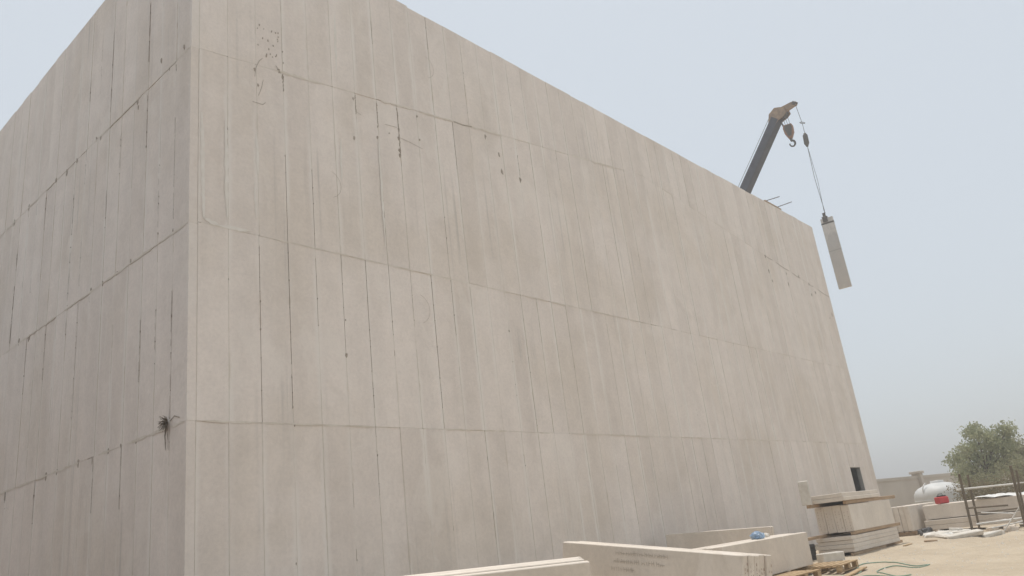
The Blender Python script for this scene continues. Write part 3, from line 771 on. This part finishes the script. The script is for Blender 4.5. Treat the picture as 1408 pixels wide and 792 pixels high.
b = MB(); b.tube(hp, .010, 6); o = b.build('garden_hose', M_HOSE); tag(o, 'thin green hose looping over the sand beside the pallet', 'hose')

# ------------------------------------------------------------------ water tank and boundary wall
tk = empty('water_tank', (37.3, -.85, 0)); tag(tk, 'white domed plastic water tank behind the panel packs', 'water tank')
prof = [(1.16, 0), (1.17, .1), (1.17, 1.2), (1.15, 1.36), (1.06, 1.52), (.88, 1.65), (.6, 1.76), (.32, 1.82), (.30, 1.84), (.30, 1.92), (.0, 1.94)]
b = MB(); b.lathe(prof, 40)
b.build('body', M_TANK, tk)
for zz in (.35, .7, 1.05):
    b = MB(); b.lathe([(1.168, zz-.03), (1.19, zz-.015), (1.19, zz+.015), (1.168, zz+.03)], 40); b.build('rib', M_TANK, tk)
b = MB(); b.tube(smooth_path([(-1.0, .45, 0), (-1.02, .45, 1.2), (-.98, .44, 1.62), (-.86, .38, 1.78), (-.8, .30, 1.86)]), .03, 7); b.build('inlet_pipe', M_CLEAR, tk)

bw = empty('boundary_wall', (42, 3, 0)); tag(bw, 'beige plastered boundary wall with capped pillar in the distance', 'wall')
def wpart(name, p, q, th, z0, z1, mat=M_BWALL, off=0):
    p = Vector((p[0], p[1], 0)); q = Vector((q[0], q[1], 0)); d = (q-p).normalized(); nn = Vector((-d.y, d.x, 0))
    L = (q-p).length; Mx = Matrix(((d.x, nn.x, 0, p.x-42), (d.y, nn.y, 0, p.y-3), (0, 0, 1, 0), (0, 0, 0, 1)))
    b = MB(); b.box(0, L, -th/2-off, th/2+off, z0, z1, Mx); return b.build(name, mat, bw)
W0, W1, W2 = (33.0, 4.7), (46.3, 2.41), (74, -3.6)
wpart('wall_section', W0, (46.05, 2.45), .2, -.1, 2.30); wpart('coping', W0, (46.05, 2.45), .2, 2.30, 2.46, off=.05)
wpart('plinth', W0, (46.05, 2.45), .2, -.1, 1.22, off=.025)
wpart('wall_section', (46.55, 2.36), W2, .2, -.1, 2.28); wpart('coping', (46.55, 2.36), W2, .2, 2.28, 2.44, off=.05)
wpart('plinth', (46.55, 2.36), W2, .2, -.1, 1.22, off=.025)
b = MB(); b.cbox(-.25, .25, -.25, .25, -.1, 2.58, .01); b.build('pillar', M_BWALL, bw, (4.3, -.59, 0))
b = MB(); b.cbox(-.34, .34, -.34, .34, 2.58, 2.72, .02); b.build('pillar_cap', M_BWALL, bw, (4.3, -.59, 0))
b = MB(); b.cbox(-.25, .25, -.25, .25, -.1, 2.58, .01); b.build('pillar', M_BWALL, bw, (18.0, -3.5, 0))
b = MB(); b.cbox(-.34, .34, -.34, .34, 2.58, 2.72, .02); b.build('pillar_cap', M_BWALL, bw, (18.0, -3.5, 0))

# ------------------------------------------------------------------ trees and shrubs
def leaf_cloud(b, centers, per, rad, size, rd, squash=.8):
    for (c, k) in centers:
        c = Vector(c)
        for i in range(int(per*k)):
            v = Vector((rd.gauss(0, 1), rd.gauss(0, 1), rd.gauss(0, squash)))*rad*.5
            p = c+v
            s = size*rd.uniform(.6, 1.3)
            ax = Vector((rd.gauss(0, 1), rd.gauss(0, 1), rd.gauss(0, .6))).normalized()
            t = ax.orthogonal().normalized(); t.rotate(Matrix.Rotation(rd.uniform(0, 6.28), 3, ax)); w = ax.cross(t)
            b.poly([p-t*s*.5, p+w*s*.28, p+t*s*.55, p-w*s*.28], [(0, 1, 2, 3)])
def tree(base, clumps, label, leafm, seed, per=260, size=.13, extra=2, rad=.42, trunk=.11, name='tree'):
    rd = random.Random(seed); e = empty(name, base); tag(e, label, 'tree' if name == 'tree' else 'shrub')
    b = MB(); cents = []
    top = max(c[2] for c in clumps)
    mid = Vector((sum(c[0] for c in clumps)/len(clumps)*.5, sum(c[1] for c in clumps)/len(clumps)*.5, top*.33))
    b.tube(smooth_path([(0, 0, -.1), (mid.x*.3+.05, mid.y*.3, mid.z*.5), tuple(mid)], 4), [trunk*(1-.5*i/8) for i in range(9)], 8)
    for c in clumps:
        c = Vector(c); dep = Vector((.73, .61, 0))*rd.uniform(-.9, .9)
        c1 = c+dep
        b.tube(smooth_path([tuple(mid), tuple(mid.lerp(c1, .5)+Vector((rd.uniform(-.1, .1), rd.uniform(-.1, .1), .1))), tuple(c1)], 4), [trunk*.45*(1-.9*i/8) for i in range(9)], 5)
        cents.append((c1, rd.uniform(.7, 1.2)))
        for k in range(extra):
            o2 = c1+Vector((rd.uniform(-.4, .4), rd.uniform(-.4, .4), rd.uniform(-.35, .25)))
            b.tube([tuple(c1.lerp(mid, .25)), tuple(o2)], [trunk*.16, .004], 4)
            cents.append((o2, rd.uniform(.3, .8)))
    b.build('trunk', M_BARK, e)
    b = MB(); leaf_cloud(b, cents, per, rad, size, rd); b.build('crown', leafm, e)
    return e
T1 = [(-1.13,-.48,4.25),(-1.27,-.16,3.93),(-.85,-.56,3.76),(-.98,-.21,3.37),(-1.35,.42,2.99),(-1.54,.52,3.23),(-1.13,.24,2.82),(-.74,-.13,2.65),(-.61,-.62,3.3),(-.41,-1.06,3.71),(-.25,-1.42,4.02),(-.04,-1.55,3.82),(-.24,-1.03,3.24),(-.4,-.6,2.76),(-.53,-.11,2.1),(-.93,.25,2.34),(-1.05,.55,2.02),(-.72,.27,1.79),(-.19,-.57,2.21),(-1.3,.66,2.4),(-.34,-.11,1.66),(-.09,-.9,2.64),(.0,-1.2,2.95),(.1,-1.3,3.3),(-.15,-.95,2.4),(.2,-1.2,2.5)]
T2 = [(-1.13,-.17,3.4),(-.89,-.5,3.5),(-.89,-.11,2.71),(-.58,-.7,3.16),(-.4,-.97,3.27),(-.23,-.83,2.6),(-.57,-.28,2.3),(-.24,-.46,1.89),(-1.0,.46,1.84),(.03,-.94,2.2),(.02,-1.28,2.91),(.29,-1.4,2.51),(-.74,.17,1.79),(.08,-.63,1.47),(.61,-1.57,2.1),(.9,-1.9,2.8),(.7,-1.5,3.0),(1.1,-2.2,2.2)]
tree((41.28, -2.05, 0), T1, 'grey-green leafy tree behind the post frame', M_LEAF, 101, rad=.40, per=150, size=.15)
tree((44.53, -2.51, 0), T2, 'paler rounded tree right behind the leafy tree', M_LEAF2, 102, size=.12, per=300)
def shrub(base, h, w, label, seed, mat=M_DRY):
    rd = random.Random(seed); e = empty('dry_shrub', base); tag(e, label, 'shrub')
    b = MB(); cents = []
    for i in range(22):
        a = rd.uniform(0, 6.28); r = w*rd.uniform(.1, .9); t = Vector((math.cos(a)*r, math.sin(a)*r, h*rd.uniform(.55, 1.05)))
        b.tube([(0, 0, -.05), tuple(t*.5+Vector((0, 0, h*.12))), tuple(t)], [.018, .011, .004], 4)
        cents.append((t, rd.uniform(.5, 1))); cents.append((t*.7, rd.uniform(.4, .8)))
    b.build('branches', M_TWIG, e)
    b = MB(); leaf_cloud(b, cents, 60, .38, .085, rd); b.build('foliage', mat, e)
shrub((33.9, -2.9, 0), 1.45, .9, 'brownish dry shrub beside the water tank', 1)
shrub((34.4, -3.9, 0), 1.5, .95, 'dry tan shrub behind the middle of the post frame', 2)
shrub((35.0, -4.9, 0), 1.55, 1.0, 'dry shrub behind the right posts of the frame', 3)
shrub((37.2, -4.4, 0), 2.3, 1.1, 'taller olive shrub behind the dry ones at the right edge', 4, M_LEAF2)
shrub((36.0, -5.9, 0), 2.0, 1.1, 'pale dry shrub cut by the right edge of the picture', 5)
shrub((37.6, -2.6, 0), 1.9, .9, 'olive shrub at the foot of the leafy tree', 6, M_LEAF2)

# ------------------------------------------------------------------ crane
cr = empty('mobile_crane', (36.75, 18.31, 0)); tag(cr, 'dark telescopic crane boom with brown head rising behind the hall', 'crane')
CO = Vector((36.75, 18.31, 0))
tip = Vector((33.0, .82, 21.49)); root = Vector((36.75, 18.31, 3.25))
ax = (tip-root).normalized(); horiz = Vector((ax.y, -ax.x, 0)).normalized(); upn = horiz.cross(ax)
if upn.z < 0: upn = -upn
def bM(p): return Matrix(((ax.x, horiz.x, upn.x, p.x-CO.x), (ax.y, horiz.y, upn.y, p.y-CO.y), (ax.z, horiz.z, upn.z, p.z-CO.z), (0, 0, 0, 1)))
LB = (tip-root).length
Mr = bM(root)
b = MB(); b.cbox(0, LB*.42, -.33, .33, -.36, .36, .05, Mr); b.build('boom_section', M_BOOM, cr)
b = MB(); b.cbox(LB*.38, LB*.66, -.29, .29, -.32, .32, .05, Mr); b.build('boom_section', M_BOOM, cr)
b = MB(); b.cbox(LB*.62, LB-.1, -.24, .24, -.27, .27, .05, Mr); b.build('boom_section', M_BOOM, cr)
Mt = bM(tip) @ Matrix.Scale(.74, 4)
# head: side plates in the boom's vertical plane (x along boom, z normal)
hd = [(-.75, -.30), (-.75, .30), (-.1, .62), (.45, .42), (.62, .02), (.72, -.35), (.45, -.72), (.1, -.62), (-.25, -.36)]
b = MB(); b.prism([(x, z) for x, z in hd], -.30, -.24, Mt); b.prism([(x, z) for x, z in hd], .24, .30, Mt)
b.cbox(-.6, .35, -.24, .24, -.22, .36, .03, Mt)
head = b.build('boom_head', M_HEAD, cr)
def sheave(c, r, w, name='sheave', mat=M_STEEL):
    b = MB(); c = Vector(c)
    Ms = Mt @ Matrix.Translation(c) @ Matrix.Rotation(R_(90), 4, 'X')
    b.lathe([(0, -w/2), (r, -w/2), (r*.86, 0), (r, w/2), (0, w/2)], 20, Ms); return b.build(name, mat, head)
sheave((.28, 0, -.42), .26, .36); sheave((-.2, 0, .42), .2, .3)
# single-line runner sticking out at the top
run = [(.25, -.15), (.55, .30), (1.25, -.62), (1.35, -.95), (1.1, -1.0), (.55, -.55)]
b = MB(); b.prism([(.2, -.1), (.52, .18), (1.22, -.62), (1.36, -.92), (1.16, -1.08), (.98, -.92), (.42, -.45)], -.12, .12, Mt); b.build('runner', M_HEAD, cr)
b = MB(); b.cbox(1.08, 1.34, -.15, .15, -1.05, -.72, .03, Mt); b.build('runner_end', M_STEEL, cr)
# hoist ropes along the boom back
b = MB(); b.tube([Mr @ Vector((1.0, .08, .75)), Mt @ Vector((-.2, .08, .64))], .014, 5); b.tube([Mr @ Vector((1.0, -.08, .75)), Mt @ Vector((-.2, -.08, .60)), Mt @ Vector((1.05, -.02, -.55))], .011, 5)
b.build('hoist_rope', M_ROPE, cr)
# turret and carrier
b = MB(); b.cbox(-1.3, 1.3, -1.6, 2.3, 1.3, 2.9, .1); b.build('turret', M_HEAD, cr)
b = MB(); b.cbox(-1.25, 1.25, -5.2, 4.6, .7, 1.28, .08); b.build('chassis', M_HEAD, cr)
b = MB(); b.cbox(-1.25, 1.25, 4.62, 6.6, .7, 2.6, .15); b.build('cab', M_HEAD, cr)
for yy in (-4, -2.7, 2.2, 3.5):
    for sx in (-1, 1):
        b = MB(); b.lathe([(0, -.17), (.42, -.17), (.52, -.12), (.52, .12), (.42, .17), (0, .17)], 24, Matrix.Translation((sx*1.08, yy, .52+gz(36, 18))) @ Matrix.Rotation(R_(90), 4, 'Y')); b.build('wheel', M_BLACK, cr)
# hook block hanging from the head
hk = empty('hook_block', (33.0, .46, 20.45)); tag(hk, 'rusty orange hook block hanging empty below the boom head', 'hook')
b = MB()
blk = [(-.28, .36), (.24, .36), (.33, .18), (.30, -.16), (.10, -.52), (-.10, -.52), (-.30, -.12), (-.33, .14)]
Mh = Matrix.Rotation(R_(-75), 4, 'Z') @ Matrix.Diagonal((.8, .8, .9, 1))
b.prism(blk, -.15, .15, Mh); b.build('block', M_HOOK, hk)
b = MB(); b.prism([(-.2, .3), (.2, .3), (.24, .1), (.1, -.4), (-.1, -.4), (-.24, .1)], .152, .19, Mh); b.prism([(-.2, .3), (.2, .3), (.24, .1), (.1, -.4), (-.1, -.4), (-.24, .1)], -.19, -.152, Mh); b.build('cheek_plate', M_STEEL, hk)
pts = [Vector((0, 0, -.5)), Vector((0, 0, -.66))] + [Vector((.02+.17*math.cos(R_(a)), 0, -.86+.19*math.sin(R_(a)))) for a in range(100, -190, -24)]
b = MB(); b.tube([Mh @ p for p in pts], [.06, .06]+[.065-.0028*i for i in range(len(pts)-2)], 8); b.build('hook', M_STEEL, hk)
b = MB()
for dy in (-.1, .0, .1): b.tube([(0, dy*1.2-.02, .34), (.0, dy*1.3+.02, .86)], .012, 5)
b.build('reeving', M_ROPE, hk)
b = MB(); b.tube([(-.02, .2, .3), (-.02, .26, .55), (0, .42, .95)], [.05, .04, .03], 6); b.build('dead_end', M_STEEL, hk)

# whip line, overhaul weight, slings, clamp, hanging panel
ln = empty('whip_line', (33.0, -.29, 19.5)); tag(ln, 'thin crane line with a dark weight above the hanging panel', 'crane line')
LO = Vector((33.0, -.29, 19.5))
def lt(pts, r, n=5): 
    b = MB(); b.tube([Vector(p)-LO for p in pts], r, n); return b
tp = Mt @ Vector((1.18, 0, -.95)) + CO
lt([tp, (33, -.30, 20.5), (33, -.29, 19.85)], .014).build('rope', M_ROPE, ln)
b = MB(); b.lathe([(0, .40), (.05, .40), (.08, .33), (.125, .26), (.13, -.2), (.08, -.30), (.05, -.38), (0, -.38)], 14, Matrix.Translation((0, .02, .05)) @ Matrix.Rotation(R_(3), 4, 'X')); b.build('overhaul_weight', M_STEEL, ln)
bb = MB(); pr = [Vector((33.0+.12*math.cos(a), -.31+.12*math.sin(a), 20.55+.06*math.sin(a))) - LO for a in [i*math.pi/6 for i in range(13)]]
bb.tube(pr, .018, 5); bb.build('limit_ring', M_STEEL, ln)
lt([(33, -.26, 19.2), (33, -.20, 17.4), (33, -.27, 15.36)], .014).build('sling', M_ROPE, ln)
lt([(33.03, -.25, 19.2), (33.06, -.30, 17.2), (33.03, -.22, 15.36)], .011).build('sling', M_ROPE, ln)
hpn = empty('hanging_panel', (33.0, -.3, 11.36)); tag(hpn, 'pale concrete panel hanging upright from the crane beside the hall', 'concrete panel')
hpn.rotation_euler = (R_(-.6), R_(.5), R_(8))
b = MB(); b.cbox(-.075, .075, -.30, .30, 0, 1.98, .008, None, .004); b.cbox(-.072, .072, -.297, .297, 1.98, 3.74, .006, None, .004); b.build('panel_body', mat_aac('shade_toned_lifted_panel', (.50, .475, .445), (.48, .455, .42), wall=False), hpn)  # darker concrete copy: the hanging panel's shade is put into its colour
b = MB(); b.box(-.079, .079, -.304, .304, 3.42, 3.50); b.build('lifting_strap', M_STEEL, hpn)
b = MB(); b.box(-.078, .078, -.302, .302, 1.955, 1.99); b.build('chalk_line', M_SLAB, hpn)
b = MB(); b.cbox(-.11, .11, -.06, .20, 3.75, 3.84, .01); b.cbox(-.05, .05, .0, .14, 3.84, 4.05, .01); b.cbox(-.12, -.08, -.05, .18, 3.52, 3.80, .01); b.cbox(.08, .12, -.05, .18, 3.52, 3.80, .01); b.build('clamp', M_STEEL, hpn)

# board with two rods on the roof edge
rb = empty('roof_board', (26.95, .08, TOP)); tag(rb, 'small brown board with two thin rods lying on the roof edge', 'board')
b = MB(); b.cbox(-.85, .85, -.08, .12, .02, .10, .01, None, .01); b.build('board', M_WOOD, rb)
b = MB(); b.tube([(-.75, 0, .08), (.35, -.3, .48)], .02, 5); b.build('rod', M_STEEL, rb)
b = MB(); b.tube([(.45, 0, .08), (1.75, -.3, .58)], .02, 5); b.build('rod', M_STEEL, rb)

# pebbles and crumbs on the sand
rd = random.Random(99); b = MB()
for i in range(900):
    x = rd.uniform(8, 26); y = rd.uniform(-9.5, -3.6); s = rd.uniform(.008, .03)*(2.0 if rd.random() < .06 else 1)
    z = gz(x, y)
    M_ = Matrix.Translation((x, y, z)) @ Matrix.Rotation(rd.uniform(0, 6), 4, 'Z')
    b.poly([M_ @ Vector(p) for p in ((-s, -s*.7, -s*.3), (s, -s*.6, -s*.3), (s*.8, s*.8, -s*.3), (-s*.7, s*.6, -s*.3), (0, 0, s*.8))], [(0, 1, 4), (1, 2, 4), (2, 3, 4), (3, 0, 4)])
o = b.build('pebbles', M_WHITEBLOCK); tag(o, 'pebbles and concrete crumbs scattered on the sand', 'pebbles', kind='stuff')

# dusty air
hz = NT('dusty_air'); hz.t.nodes.clear()
ho = hz.n('OutputMaterial'); pv = hz.n('VolumePrincipled'); hz.t.links.new(pv.outputs[0], ho.inputs['Volume'])
pv.inputs['Color'].default_value = (.995, .99, .975, 1); pv.inputs['Density'].default_value = HAZE; pv.inputs['Anisotropy'].default_value = .2
o = MB().box(-760, 760, -760, 760, -1.5, 24.5).build('haze', hz.m); tag(o, kind='stuff')
